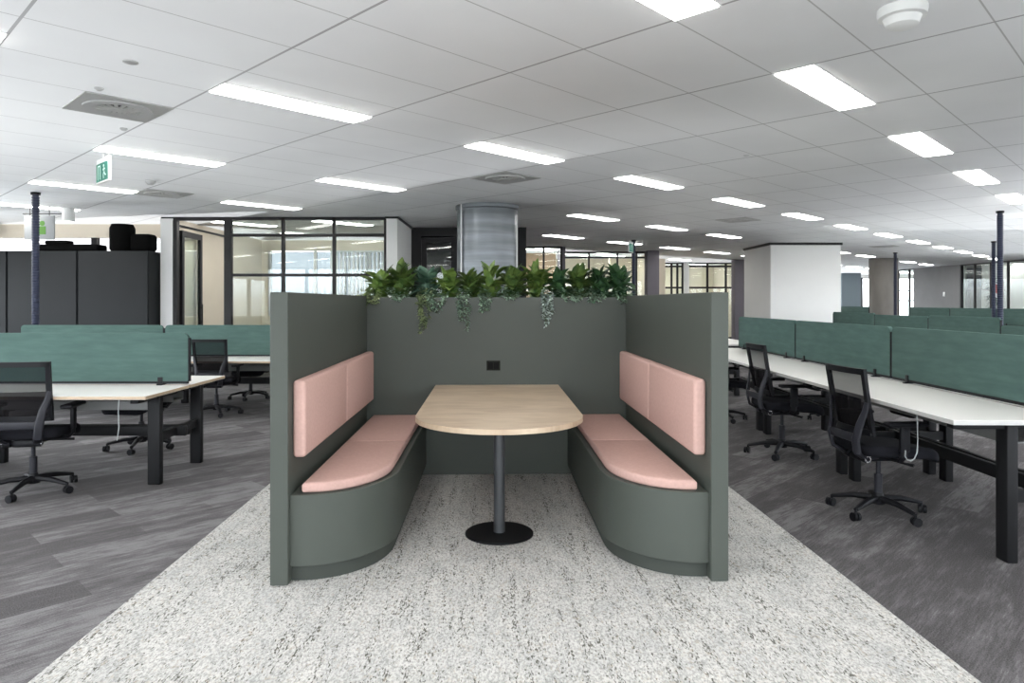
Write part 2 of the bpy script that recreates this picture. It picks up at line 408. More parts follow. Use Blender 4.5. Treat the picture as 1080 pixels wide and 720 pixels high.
# door wall at 13.92, behind the column
struct(MB().box(-1.93, 13.9, 0, -1.73, 14.0, CEIL).box(-1.06, 13.9, 0, .23, 14.0, CEIL).box(-1.73, 13.9, 2.7, -1.06, 14.0, CEIL), 'wall_door', M['darkframe'])
struct(MB().box(.23, 13.86, 0, .36, 14.02, CEIL), 'trim_12', M['cab'])
struct(MB().box(.25, 14.02, 0, .36, 18.7, CEIL), 'wall_corridor', M['purplegrey'])
d1 = struct(MB().box(-1.73, 13.93, .02, -1.63, 13.98, 2.68).box(-1.14, 13.93, .02, -1.06, 13.98, 2.68).box(-1.63, 13.93, 2.58, -1.14, 13.98, 2.68).box(-1.63, 13.93, .02, -1.14, 13.98, .12), 'door_1', M['darkframe'])
MB().box(-1.63, 13.95, .12, -1.14, 13.96, 2.58).build('door_pane', M['glass'], d1)
MB().tube([(-1.18, 13.88, .95), (-1.18, 13.88, 1.25)], .012).box(-1.19, 13.88, 1.0, -1.17, 13.94, 1.02).build('door_handle', M['chrome'], d1)
struct(B(-1.93, 15.5, 0, .25, 15.6, CEIL), 'wall_store', M['greywall'])
# offices further back
framed_glass('trim_13', 'window_7', .36, 1.45, 18.7, [.39, .95, 1.42], [])
struct(B(.36, 21.2, 0, 1.45, 21.3, CEIL), 'wall_office_timber', M['warm'])
struct(B(1.45, 18.7, 0, 1.53, 20.6, CEIL), 'wall_office_return', M['purplegrey'])
framed_glass('trim_14', 'window_8', 1.53, 4.05, 20.6, [1.56, 2.38, 3.22, 3.78], [2.70])
struct(B(3.25, 22.6, 0, 3.29, 24.0, CEIL), 'wall_office_fin', M['cream'])
struct(B(1.45, 24.0, 0, 5.4, 24.1, CEIL), 'wall_office_back', M['cream'])
struct(B(4.02, 20.15, 0, 4.36, 20.6, CEIL), 'wall_pier', M['purplegrey'])
struct(B(4.3, 20.6, 0, 4.4, 26.5, CEIL), 'wall_office_side', M['cream'])
framed_glass('trim_15', 'window_9', 4.4, 8.6, 26.5, [6.2, 6.42, 6.62, 7.56, 8.26], [2.74, 1.93], fw=.07)
struct(B(6.64, 26.38, 0, 6.84, 26.46, CEIL), 'wall_office_pier', M['paint'])
struct(B(4.4, 28.9, 0, 8.6, 29.0, CEIL), 'wall_office_far', M['cream'])
struct(B(8.5, 26.5, 0, 8.6, 28.9, CEIL), 'wall_office_end', M['cream'])
struct(B(7.93, 24.4, 0, 8.3, 24.8, CEIL), 'wall_pier_dark', M['purplegrey'])
# white core box
struct(B(6.56, 17.45, 0, 8.32, 19.4, CEIL-.06), 'wall_core', M['paint'])
struct(B(6.53, 17.42, CEIL-.06, 8.35, 19.43, CEIL), 'trim_16', M['darkframe'])
# right-hand rooms
struct(MB().box(18.0, 27.8, 0, 18.12, 31.0, CEIL), 'wall_grey', M['greywall'])
MB().box(17.985, 28.75, 1.62, 18.0, 28.87, 1.80, bev=.01).build('light_switch', M['plastic'], bpy.data.objects['wall_grey'])
framed_glass('trim_17', 'window_10', 21.0, 27.8, 18.06, [27.77, 27.0, 26.1, 25.2, 24.2, 23.2, 22.2, 21.2], [], axis='y', gl='doorglass')
framed_glass('trim_18', 'window_11', 31.0, 34.0, 18.06, [31.4, 32.3, 33.2, 33.9], [1.9, 1.45], axis='y')
struct(B(17.2, 36.0, 0, 18.2, 36.1, CEIL), 'wall_far_blue', mat('blue_grey_paint', (.17, .21, .24), .8))
struct(B(18.12, 27.75, 0, XR-.1, 27.85, CEIL), 'wall_room_partition', M['paint'])

# cream wall and window band over the cabinets, far left
fl = MB(); fl.box(-10, 13.3, 0, -6.05, 13.42, 1.0); fl.box(-10, 13.3, 2.62, -6.05, 13.42, CEIL)
struct(fl, 'wall_left_end', M['cream'])
struct(MB().box(-7.95, 13.3, 1.0, -7.85, 13.42, 2.62).box(-9.9, 13.3, 1.0, -9.8, 13.42, 2.62), 'trim_19', M['darkframe'])
struct(B(-10, 13.35, 1.0, -6.05, 13.36, 2.62), 'window_12', M['tinted2'])

# ------------------------------------------------------------------ booth
booth = thing('booth', 'sage green high-walled meeting booth with two facing pink bench seats', 'booth', (BX, BY, 0), BR)
D, HI, TO, H = 2.187, 1.046, .088, 1.447
OW = HI+TO
for s in (-1, 1):
    a, b = sorted((s*HI, s*OW))
    MB().box(a, 0, .007, b, D+.30, H, bev=.003, seg=1).build('side_panel', M['booth'], booth)
MB().box(-HI, D, .007, HI, D+.03, H-.012, bev=.002, seg=1).build('back_panel', M['booth'], booth)
MB().box(-HI, D+.27, .007, HI, D+.30, H-.012).build('rear_panel', M['booth'], booth)
tr = MB().box(-HI, D+.03, H-.26, HI, D+.27, H-.24).build('planter_trough', M['booth'], booth)
MB().box(-HI, D+.03, H-.24, HI, D+.27, H-.05).build('soil', M['soil'], tr)
sock = MB().box(-.085, D-.012, .845, .025, D, .925, bev=.004).build('power_outlet', M['socket'], booth)
MB().box(-.072, D-.015, .857, -.034, D-.011, .913).box(-.026, D-.015, .857, .012, D-.011, .913).build('socket_face', M['socketface'], sock)

def bench_outline(inset=0, x0=-HI, front=.035, wx=.475, n=20, rear=D, rx=.44, ry=.52):
    """plan of a bench: straight front to x, large rounded corner, straight along the aisle"""
    xe = -HI+wx-inset; y0 = front+inset
    rx = min(rx, xe-x0-.012+inset)
    pts = [(x0, rear), (x0, y0)]
    rx2, ry2 = rx-inset, ry-inset
    for k in range(n+1):
        a = -math.pi/2+math.pi/2*k/n
        pts.append((xe-rx2+rx2*math.cos(a), y0+ry2+ry2*math.sin(a)))
    pts.append((xe, rear)); return pts
def clip_y(pts, lo=None, hi=None):
    def cl(ps, f, y):
        o = []
        for i in range(len(ps)):
            p, q = ps[i], ps[(i+1) % len(ps)]
            a, b = f(p), f(q)
            if a: o.append(p)
            if a != b:
                t = (y-p[1])/(q[1]-p[1]); o.append((p[0]+(q[0]-p[0])*t, y))
        return o
    if lo is not None: pts = cl(pts, lambda p: p[1] >= lo, lo)
    if hi is not None: pts = cl(pts, lambda p: p[1] <= hi, hi)
    return pts
for s in (-1, 1):
    mir = Matrix.Diagonal((-s, 1, 1, 1))
    body = MB().prism(bench_outline(), .085, .44, bev=.003, seg=1).xf(mir)
    bench = body.build('bench', M['booth'], booth, smooth=25)
    tag(bench, 'rounded sage green bench on the %s side' % ('right' if s > 0 else 'left'))
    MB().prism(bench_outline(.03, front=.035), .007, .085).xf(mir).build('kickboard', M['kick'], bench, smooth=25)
    co = bench_outline(.035, x0=-HI+.05, front=.035, rx=.44, ry=.52)
    seam = 1.13
    for lo, hi in ((None, seam-.002), (seam+.002, D-.005)):
        c = MB().prism(clip_y(co, lo, hi), .441, .492, bev=.014, seg=3).xf(mir)
        c.build('seat_cushion', M['pink'], bench, smooth=50)
    for y0, y1 in ((.075, 1.098), (1.102, 2.135)):
        MB().box(-HI, y0, .617, -HI+.065, y1, 1.005, bev=.02, seg=4).xf(mir).build('back_cushion', M['pink'], booth, smooth=60)

# table
tbl = thing('pedestal_table', 'pale oak booth table with a rounded front end on a black column', 'table', (BX+.0, BY, 0), BR)
cyy = .70; hw = .495
o_ = [(-hw, D-.004), (-hw, cyy)] + [(-hw*math.cos(math.pi*k/32), cyy-.495*math.sin(math.pi*k/32)) for k in range(1, 32)] + [(hw, cyy), (hw, D-.004)]
MB().prism(o_, .700, .730, bev=.002, seg=1).build('tabletop', M['oak'], tbl, smooth=20)
MB().lathe([(0, .007), (.205, .007), (.205, .014), (.2, .018), (.04, .02), (.0, .02)], 56, (.0, .745, 0)).build('base_plate', M['blackmetal'], tbl)
MB().lathe([(0, .02), (.034, .02), (.034, .69), (.09, .69), (.09, .70), (0, .70)], 32, (.0, .745, 0)).build('pole', M['pole'], tbl)

# ------------------------------------------------------------------ plants on the booth
def leaf(mb, base, direction, L, W, droop, fold=.25, seg=4, mi=0):
    mb.mi = mi
    d = Vector(direction).normalized(); side = d.cross(Vector((0, 0, 1)))
    if side.length < .05: side = Vector((1, 0, 0))
    side.normalize(); rows = []
    p = Vector(base); cur = d.copy()
    for k in range(seg+1):
        t = k/seg
        wd = W*math.sin(math.pi*(.10+.86*t))**.7 if t < 1 else W*.10
        if k == 0: wd = W*.18
        nrm = side.cross(cur).normalized()
        rows.append([mb.bm.verts.new(p-side*wd/2+nrm*wd*fold), mb.bm.verts.new(p), mb.bm.verts.new(p+side*wd/2+nrm*wd*fold)])
        cur = (cur+Vector((0, 0, -droop/seg))).normalized(); p = p+cur*(L/seg)
    for a, b in zip(rows, rows[1:]):
        for q in (0, 1):
            f = mb.bm.faces.new((a[q], a[q+1], b[q+1], b[q])); f.smooth = True; f.material_index = mi
ZT = H-.06
def bushy(x, h, mi, n, label, spread=1.05, wd=.074):
    rnd = random.Random(int(x*1000)+n)
    t = thing('leafy_plant', label, 'plant', (0, 0, 0), 0, 'broad-leaved plants along the booth top')
    mb = MB(); mb.keep = 1
    for k in range(n):
        a = rnd.uniform(0, 2*math.pi); el = rnd.uniform(.35, 1.45)
        L = h*rnd.uniform(.45, .72)*(.75+.25*math.sin(el))
        stem = rnd.uniform(.0, .6)*h
        d = (math.cos(a)*math.cos(el)*spread, math.sin(a)*math.cos(el)*.75, math.sin(el))
        leaf(mb, (rnd.uniform(-.04, .04), rnd.uniform(-.035, .035), stem), d, L*.8, wd*rnd.uniform(.75, 1.35), rnd.uniform(.2, 1.3), mi=0)
    mb.build('foliage', LEAF[mi], t, smooth=80)
    MB().tube([(0, 0, -.0), (.005, 0, h*.3), (-.01, .01, h*.6)], [.009, .007, .003], 6).build('stem', LEAF[1], t)
    return t
def booth_pt(x, y, z):
    return (BX+math.cos(BR)*x-math.sin(BR)*y, BY+math.sin(BR)*x+math.cos(BR)*y, z)
def wx(px, y=5.76): return (px-536)/736*y-BX+math.sin(BR)*(D+.14)   # local x on the booth of an image column
desc = ['at the left end of the booth top', 'second along the booth top from the left', 'behind the longest trailing vine', 'fan-leaved, between the two left trailing vines',
        'dark and dense, left of the middle of the booth top', 'bright upright one in front of the silver column', 'right of the silver column edge', 'above the pale blue-green vine',
        'just right of the pale blue-green vine', 'low dark one in the right half of the booth top', 'broad dark one near the right end', 'at the right end, beside the thin black pole']
spec = [(402, .27, 0, 30), (424, .29, 2, 30), (450, .27, 3, 28), (474, .26, 0, 26), (498, .25, 2, 30), (519, .30, 0, 24), (541, .26, 2, 30), (566, .28, 0, 28), (590, .24, 1, 26), (611, .27, 2, 26), (632, .25, 1, 30), (653, .27, 1, 26)]
for (px, h, mi, n), ds in zip(spec, desc):
    cl = ['fresh green', 'deep green', 'olive green', 'blue-green'][mi]
    p = bushy(px*.01, h*1.2, mi, int(n*2.4), '%s leafy plant %s' % (cl, ds))
    p.location = booth_pt(wx(px), D+.13+random.uniform(-.03, .03), ZT)
def trailing(px, hang, width, mi, nst, label, name='trailing_plant', tuft=.1):
    rnd = random.Random(int(px)*7+nst)
    t = thing(name, label, 'plant', booth_pt(wx(px), D+.05, ZT), BR, 'trailing plants over the booth edge')
    st = MB(); lf = MB(); lf.keep = 1
    yf = -.062
    for k in range(nst):
        x0 = rnd.uniform(-width/2, width/2); ln = hang*rnd.uniform(.35, 1.0) if k else hang
        x1 = x0*.5+rnd.uniform(-.03, .03)
        pts = [Vector((x0*.6, .02, 0)), Vector((x0, -.02, .075)), Vector((x0, yf-.005, .052))]
        m = max(3, int(ln/.022))
        for q in range(1, m+1):
            u = q/m
            pts.append(Vector((x0+(x1-x0)*u+math.sin(q*.9+k)*.008, yf-.008-.012*abs(math.sin(q*1.3+k)), .05-ln*u)))
        st.tube(pts, .0016, 4)
        for q in range(len(pts)-1):
            for e_ in range(3):
                p = pts[q].lerp(pts[q+1], rnd.random())
                a = rnd.uniform(0, 2*math.pi)
                dy = -abs(math.sin(a)) if p.z < .05 else math.sin(a)
                leaf(lf, p, (math.cos(a), dy*.8-.1, rnd.uniform(-.6, .5)), rnd.uniform(.022, .036), rnd.uniform(.015, .021), .4, seg=2)
    for k in range(int(width*600)):
        a = rnd.uniform(0, 2*math.pi)
        leaf(lf, (rnd.uniform(-width*.6, width*.6), rnd.uniform(-.04, .03), rnd.uniform(.03, .12)), (math.cos(a), math.sin(a), rnd.uniform(.0, 1)), rnd.uniform(.02, .035), rnd.uniform(.014, .02), .4, seg=2)
    lf.build('foliage', TRAIL[mi], t, smooth=80); st.build('stem', LEAF[2], t, smooth=60)
    return t
trailing(393, .07, .16, 1, 7, 'short pale olive trailing plant at the left corner of the booth')
trailing(449, .30, .12, 1, 6, 'olive trailing vine hanging lowest, left half of the booth back')
trailing(462, .13, .16, 0, 9, 'grey-green trailing plant just right of the longest vine')
trailing(489, .27, .10, 0, 6, 'grey-green long vine, second of the hanging vines from the left')
trailing(512, .12, .09, 0, 6, 'short grey-green tuft hanging left of the middle')
trailing(576, .24, .09, 2, 7, 'pale blue-green long vine hanging right of the middle')
trailing(600, .04, .18, 0, 7, 'grey-green creeping plant right of the pale blue-green vine')
trailing(626, .05, .16, 0, 7, 'short grey-green creeping plant in the right half of the planter')
trailing(655, .05, .14, 0, 7, 'short grey-green creeping plant at the right end of the planter')
trailing(536, .02, .16, 0, 5, 'low grey-green creeping plant at the middle of the planter')
trailing(422, .03, .16, 0, 5, 'low grey-green creeping plant near the left end of the planter')

# ------------------------------------------------------------------ office chair (faces +X)
def make_chair():
    t = thing('office_chair', 'x', 'chair')
    # five-star base
    b = MB()
    b.lathe([(0, .065), (.045, .065), (.05, .09), (.034, .115), (.03, .14), (0, .14)], 20)
    for k in range(5):
        a = R(36+72*k); c, s_ = math.cos(a), math.sin(a)
        b.tube([(c*.03, s_*.03, .10), (c*.15, s_*.15, .097), (c*.285, s_*.285, .07)], [.028, .024, .016], 8, flat=(1, .8))
        b.cyl((c*.285, s_*.285, .062), .009, .03, 10)
    star = b.build('star_base', M['black'], t)
    for k in range(5):
        a = R(36+72*k); c, s_ = math.cos(a), math.sin(a)
        w_ = MB()
        for o in (-.014, .014):
            q = MB(); q.cyl((0, o, .0275), .0275, .018, 18, 'y')
            q.xf(Matrix.Translation((c*.292, s_*.292, 0)) @ Matrix.Rotation(a+R(70), 4, 'Z')); 
            me = bpy.data.meshes.new('tmp'); q.bm.to_mesh(me); q.bm.free(); w_.bm.from_mesh(me); bpy.data.meshes.remove(me)
        q = MB(); q.box(-.012, -.006, .02, .012, .006, .055, bev=.003); q.xf(Matrix.Translation((c*.292, s_*.292, 0)) @ Matrix.Rotation(a+R(70), 4, 'Z'))
        me = bpy.data.meshes.new('tmp'); q.bm.to_mesh(me); q.bm.free(); w_.bm.from_mesh(me); bpy.data.meshes.remove(me)
        w_.build('caster', M['black'], star)
    MB().lathe([(0, .13), (.026, .13), (.026, .26), (.015, .26), (.015, .37), (0, .37)], 18).build('gas_lift', M['bluegrey'], t)
    mech = MB().box(-.16, -.075, .355, .13, .075, .41, bev=.015)
    mech.tube([(.0, -.07, .38), (.02, -.17, .375), (.07, -.25, .368)], [.007, .006, .011], 8)
    mech = mech.build('mechanism', M['black'], t)
    for s_ in (-1, 1):
        MB().cyl((-.155, s_*.10, .385), .026, .05, 20, 'y').build('knob', M['black'], mech)
        MB().lathe([(.014, 0), (.022, 0), (.022, .004), (.014, .004), (.014, 0)], 20).xf(Matrix.Translation((-.155, s_*.126, .385)) @ Matrix.Rotation(R(-90*s_), 4, 'X')).build('knob_ring', M['chrome'], mech)
    # seat
    s = MB()
    hw_, seg = .245, 10
    o = []
    for (cx, cy, a0) in ((.17, .145, 0), (-.16, .155, 90), (-.16, -.155, 180), (.17, -.145, 270)):
        for k in range(7):
            a = R(a0+15*k); o.append((cx+.09*math.cos(a)*1.0, cy+.085*math.sin(a)))
    s.prism([(x+.04, y) for x, y in o], .415, .49, bev=.028, seg=4)
    for v in s.bm.verts:
        if v.co.x > .08: v.co.z -= (v.co.x-.08)**2*1.3
    s.build('seat', M['seatfab'], t, smooth=60)
    # backrest: frame, mesh
    def bk(u, v_):      # u across -1..1, v up 0..1
        x = -.160-.070*v_**1.3+.03*(1-abs(u))*0-.02*(1-u*u)+.035*math.sin(v_*math.pi*.9)*-.3
        return Vector((x, u*(.205+.012*v_), .545+.43*v_))
    pts = []
    for v_ in [i/10 for i in range(11)]: pts.append((-1, v_))
    for u in [-.9+.2*i for i in range(10)]: pts.append((u, 1.0))
    for v_ in [1-i/10 for i in range(11)]: pts.append((1, v_))
    for u in [.9-.2*i for i in range(10)]: pts.append((u, 0.0))
    ring = [bk(*p) for p in pts]
    fr = MB(); n = len(ring); vs = []
    for i, p in enumerate(ring):
        u, v_ = pts[i]
        w_ = .034
        q = p.copy(); iu = max(-1, min(1, u))
        inner = Vector((p.x, p.y-(w_ if u >= .999 else -w_ if u <= -.999 else 0), p.z-(w_*1.1 if v_ > .999 else -w_*1.1 if v_ < .001 else 0)))
        vs.append([fr.bm.verts.new(p+Vector((-.013, 0, 0))), fr.bm.verts.new(p+Vector((.010, 0, 0))), fr.bm.verts.new(inner+Vector((.010, 0, 0))), fr.bm.verts.new(inner+Vector((-.013, 0, 0)))])
    for i in range(n):
        a, c_ = vs[i], vs[(i+1) % n]
        for k in range(4): fr.bm.faces.new((a[k], a[(k+1) % 4], c_[(k+1) % 4], c_[k]))
    # cross band at the bottom of the clear mesh
    fr.build('backrest_frame', M['black'], t, smooth=40)
    def sheet(v0, v1, nm, m_, off=0.0):
        sh = MB(); g = []
        for i in range(9):
            v_ = v0+(v1-v0)*i/8
            g.append([sh.bm.verts.new(bk(-1+2*k/8, v_)+Vector((off, 0, 0))) for k in range(9)])
        for i in range(8):
            for k in range(8): sh.bm.faces.new((g[i][k], g[i][k+1], g[i+1][k+1], g[i+1][k])).smooth = True
        sh.build(nm, m_, t, smooth=80)
    sheet(.50, .975, 'mesh_panel', M['cmesh']); sheet(.03, .50, 'lumbar_panel', M['cmesh2'], -.002)
    # back support: two J-shaped bars and a bridge
    sp = MB()
    for s_ in (-1, 1):
        sp.tube([(-.06, s_*.06, .385), (-.16, s_*.10, .385), (-.235, s_*.135, .43), (-.255, s_*.15, .52), (-.235, s_*.165, .62), (-.218, s_*.19, .70), (-.212, s_*.20, .76)], [.022, .022, .023, .022, .02, .016, .012], 8, flat=(1.3, .6))
    sp.box(-.262, -.14, .50, -.244, .14, .555, bev=.006)
    sp.build('back_support', M['bluegrey'], t)
    for s_ in (-1, 1):
        a_ = MB()
        a_.tube([(-.02, s_*.10, .40), (-.02, s_*.25, .40), (-.015, s_*.275, .43), (-.01, s_*.275, .60)], [.016, .018, .02, .02], 8, flat=(1.3, .7))
        a_.box(-.04, s_*.275-.012, .46, .022, s_*.275+.012, .62, bev=.006)
        ar = a_.build('armrest', M['black'], t)
        MB().box(-.13, s_*.27-.042, .62, .13, s_*.27+.042, .648, bev=.013, seg=3).build('arm_pad', M['black'], ar)
    return t
chair0 = make_chair()
used = [0]
def chair(x, y, rz, label, group, sc=1.0, star=None):
    if not used[0]:
        used[0] = 1; c = chair0; c.location = (x, y, 0); c.rotation_euler = (0, 0, rz); c['label'] = label; c['group'] = group
    else: c = dup(chair0, (x, y, 0), rz, label, group)
    c.scale = (sc, sc, sc)
    if star is not None:
        for ch in c.children:
            if ch.name.startswith('star_base'): ch.rotation_euler.z = R(star-36)-rz
G1, G2 = 'office chairs at the right-hand desk row', 'office chairs at the left-hand desks'
chair(2.455, 4.63, R(6), 'black mesh office chair nearest the camera at the right-hand desks', G1, star=0)
chair(2.51, 6.40, R(1), 'black mesh office chair, second along the right-hand desks', G1, 1.04, star=23)
chair(2.52, 8.30, R(0), 'black office chair half hidden behind the right side panel of the booth', G1)
chair(3.86, 6.35, R(180), 'black office chair under the far side of the desk behind the nearest right chair', G1)
chair(3.86, 8.25, R(183), 'black office chair under the far side of the desk behind the second right chair', G1)
chair(3.72, 11.3, R(170), 'black high chair seen just right of the booth edge beyond the desks', G1, 1.1)
chair(-3.505, 5.15, R(100), 'black mesh office chair cut by the left edge of the photograph', G2, star=62)
chair(-3.50, 6.66, R(-97), 'black office chair behind the front left desk, under the green screen', G2, star=65)
chair(-3.62, 8.66, R(92), 'black mesh-backed office chair beside the end of the front left screen', G2, .97)
chair(-3.72, 10.08, R(-80), 'black office chair behind the rear left desk, nearest the booth', G2, .95)

# ------------------------------------------------------------------ bench desks
def make_desk(L, top, edge):
    """local: x along the length 0..L, y from the spine 0 (screen) to -.70 (user); top = surface height"""
    t = thing('bench_desk', 'x', 'desk')
    d = MB().box(.005, -.705, top-.025, L-.005, -.018, top, bev=.0015, seg=1)
    d.bm.normal_update()
    for f in d.bm.faces:
        if abs(f.normal.z) < .5: f.material_index = 1
    d.build('desktop', [M['white'], edge], t, smooth=20)
    for x in (.11, L-.11):
        l_ = MB().box(x-.048, -.385, 0, x+.048, -.325, top-.03, bev=.008)
        l_.build('leg', M['blackmetal'], t)
        MB().box(x-.03, -.66, top-.06, x+.03, -.06, top-.026, bev=.004).build('bracket', M['blackmetal'], t)
        MB().box(x-.02, -.33, .32, x+.02, -.002, .385).build('link_beam', M['blackmetal'], t)
    MB().box(.02, -.05, .31, L-.02, -.012, .39, bev=.004).build('crossbeam', M['blackmetal'], t)
    MB().box(.2, -.30, top-.16, L-.2, -.12, top-.15).box(.2, -.30, top-.15, L-.2, -.295, top-.09).box(.2, -.125, top-.15, L-.2, -.12, top-.03).build('cable_tray', M['tray'], t)
    return t
def make_screen(L, h=.395):
    """local: x along, centred on y 0, z from 0 up"""
    t = thing('desk_screen', 'x', 'screen')
    o = []; r = .045
    for cx, cz, a0 in ((L-.015-r, h-r, 0), (.015+r, h-r, 90)):
        for k in range(7):
            a = R(a0+15*k); o.append((cx+r*math.cos(a), cz+r*math.sin(a)))
    o += [(.015, 0), (L-.015, 0)]
    p = MB().prism(o, -.017, .017, bev=.004, seg=2); p.xf(Matrix.Rotation(R(90), 4, 'X'))
    p.build('panel', M['felt'], t, smooth=40)
    for x in (.004, L-.014): MB().box(x, -.016, 0, x+.010, .016, h-.04).build('dark_gap_strip', M['black'], t)  # black strips added to paint in the dark gap between neighbouring screens
    MB().box(.02, -.014, -.02, L-.02, .014, .002).build('base_rail', M['black'], t)
    for x in (.24, L-.24):
        MB().box(x-.02, -.045, -.029, x+.02, .045, -.018).box(x-.02, -.026, -.029, x+.02, -.0175, .035, bev=.003).box(x-.02, .0175, -.029, x+.02, .026, .035, bev=.003).build('clamp', M['black'], t)
    return t
L_ = 1.92
RG, LGp = 'bench desks of the right-hand rows', 'bench desks of the left-hand rows'
SG, SGL = 'green desk screens of the right-hand rows', 'green desk screens of the left-hand rows'
proto = {}
def desk(x, y, rz, top, side, label, group):
    """side -1: user on local -y; +1 the mirrored desk is the same turned 180 degrees"""
    k = ('d', top, group)
    if k not in proto:
        proto[k] = make_desk(L_, top, M['ply'] if group == LGp else M['greyedge']); o = proto[k]
    else: o = dup(proto[k], (0, 0, 0))
    o.location = (x, y, 0); o.rotation_euler = (0, 0, rz); o['label'] = label; o['group'] = group
    return o
def scr(x, y, z, rz, label, group):
    if 's' not in proto: proto['s'] = make_screen(L_); o = proto['s']
    else: o = dup(proto['s'], (0, 0, 0))
    o.location = (x, y, z); o.rotation_euler = (0, 0, rz); o['label'] = label; o['group'] = group
    return o
# row A runs away from the camera: local x -> world +Y (rz=90); local -y is then world +X, so the near (left) side is turned by -90 from its far end
RA = R(-.75)
def rowp(cx, y0, k, rot=RA, off=0):     # point on the spine line k bays along
    return (cx+off*math.cos(rot)-math.sin(rot)*(k*L_), y0+math.cos(rot)*k*L_+off*math.sin(rot))
ordn = ['first', 'second', 'third', 'fourth', 'fifth', 'sixth']
for k in range(3):
    p = rowp(3.05, 3.66, k); q = rowp(3.05, 3.66, k+1)
    desk(p[0], p[1], R(90)+RA, .775, 1, 'white bench desk on the far side of the front right row, %s from the camera' % ordn[k], RG)
    desk(q[0], q[1], R(-90)+RA, .775, -1, 'white-topped bench desk on the booth side of the right row, %s from the camera' % ordn[k], RG)
    scr(p[0], p[1], .804, R(90)+RA, 'green felt desk screen of the front right row, %s from the camera' % ordn[k], SG)
for k in range(2):
    p = (3.05, 10.3+k*L_); q = (3.05, 10.3+(k+1)*L_)
    desk(p[0], p[1], R(90), .775, 1, 'white bench desk beyond the front right row, far side, %s one' % ordn[k], RG)
    desk(q[0], q[1], R(-90), .775, -1, 'white bench desk beyond the front right row, booth side, %s one' % ordn[k], RG)
for k, top in enumerate((.60, .72, .70, .73)):
    y = 11.15+(k-1)*L_; X = 7.88
    desk(X, y, R(90), top, 1, 'bench desk of the middle right row, far side, %s from the camera' % ordn[k], RG)
    desk(X, y+L_, R(-90), top, -1, 'bench desk of the middle right row, near side, %s from the camera' % ordn[k], RG)
    if k < 4: scr(X, y, top+.029, R(90), 'green felt desk screen of the middle right row, %s from the camera' % ordn[k], SG)
for k in range(4):
    y = (15.1, 17.02, 18.94, 22.9)[k]; X = 12.0 if k < 3 else 11.85
    for rz, yy, nm in ((90, y, 'far'), (-90, y+L_, 'near')):
        if k == 3 and nm == 'far': continue
        desk(X, yy, R(rz), .81, 1, 'bench desk of the rear right row, %s side, %s from the camera' % (nm, ordn[k]), RG)
    scr(X, y, .81+.029, R(90), 'green felt desk screen of the rear right row, %s from the camera' % ordn[k], SG)
# left rows run across: right end at X -2.6
for k in range(2):
    x = -2.6-(k+1)*L_
    desk(x, 5.715, 0, .72, -1, ('white bench desk with plywood edge at the front left' if k == 0 else 'white bench desk at the far left, mostly outside the photograph'), LGp)
    desk(x+L_, 5.715, R(180), .72, 1, ('white bench desk with plywood edge behind the front left screen' if k == 0 else 'white bench desk behind the front left screen, at the photo edge'), LGp)
    scr(x, 5.715, .749, 0, ('green felt desk screen of the front left desk, its end seen' if k == 0 else 'green felt desk screen cut by the left edge of the photograph'), SGL)
for k in range(2):
    x = -2.66-(k+1)*L_
    desk(x, 9.3, 0, .665, -1, ('white bench desk of the rear left row, nearest the booth' if k == 0 else 'white bench desk of the rear left row, further left'), LGp)
    desk(x+L_, 9.3, R(180), .665, 1, ('bench desk backing the rear left row, nearest the booth' if k == 0 else 'bench desk backing the rear left row, further left'), LGp)
    scr(x, 9.3, .694, 0, ('green felt desk screen of the rear left row, touching the booth in the photo' if k == 0 else 'green felt desk screen of the rear left row, below the grey cabinets'), SGL)

def cable(pts, label):
    tag(MB().tube(pts, .0035, 6).build('cable', M['cable'], None, smooth=60), label, 'cable')
cable([(-2.80, 5.02, .695), (-2.805, 5.02, .60), (-2.80, 5.02, .50), (-2.82, 5.03, .40)], 'white cable hanging under the front left desk')
cable([(2.46, 4.2, .75), (2.463, 4.2, .66), (2.465, 4.2, .56), (2.46, 4.2, .49), (2.448, 4.205, .455), (2.43, 4.21, .44), (2.41, 4.215, .445), (2.40, 4.22, .465), (2.405, 4.225, .50)], 'white cable looping under the nearest right desk')

# ------------------------------------------------------------------ ceiling lights
lamps = []
def make_lamp():
    t = thing('ceiling_light', 'x', 'ceiling light')
    MB().box(0, 0, -.004, 1.2, .27, -.001).build('frame', M['lampframe'], t)
    MB().box(.012, .012, -.010, 1.188, .258, -.005).build('diffuser', M['lamp'], t)
    return t
lamp0 = None
blocked = [(-6.1, -1.9, 12.15, 12.3), (-1.9, .4, 13.7, 14.3), (-6.1, -1.9, 16.7, 17.1), (-6.05, -5.9, 12, 17), (-.9, .25, 10.2, 11.4), (6.3, 8.5, 17.5, 19.6), (12.3, 13.5, 23.4, 24.6)]
rows = [(13, 4), (8, 3), (3, 2), (-1.98, 1), (-6.47, 0), (-10.95, -1), (-15.4, -2), (-19.9, -3), (-24.4, -4)]
names = {4: 'row far behind the camera', 3: 'row behind the camera', 2: 'nearest row', 1: 'second row', 0: 'third row', -1: 'fourth row', -2: 'fifth row', -3: 'sixth row', -4: 'seventh row'}
words_ = ['first', 'second', 'third', 'fourth', 'fifth', 'sixth', 'seventh', 'eighth', 'ninth', 'tenth', 'eleventh', 'twelfth', 'thirteenth', 'fourteenth', 'fifteenth', 'sixteenth', 'seventeenth', 'eighteenth', 'nineteenth', 'twentieth']
def seen(p):
    if p.y < .5: return False
    x = 536+736*p.x/p.y; y = 318-736*(p.z-1.4)/p.y
    return -60 < x < 1110 and -30 < y < 720
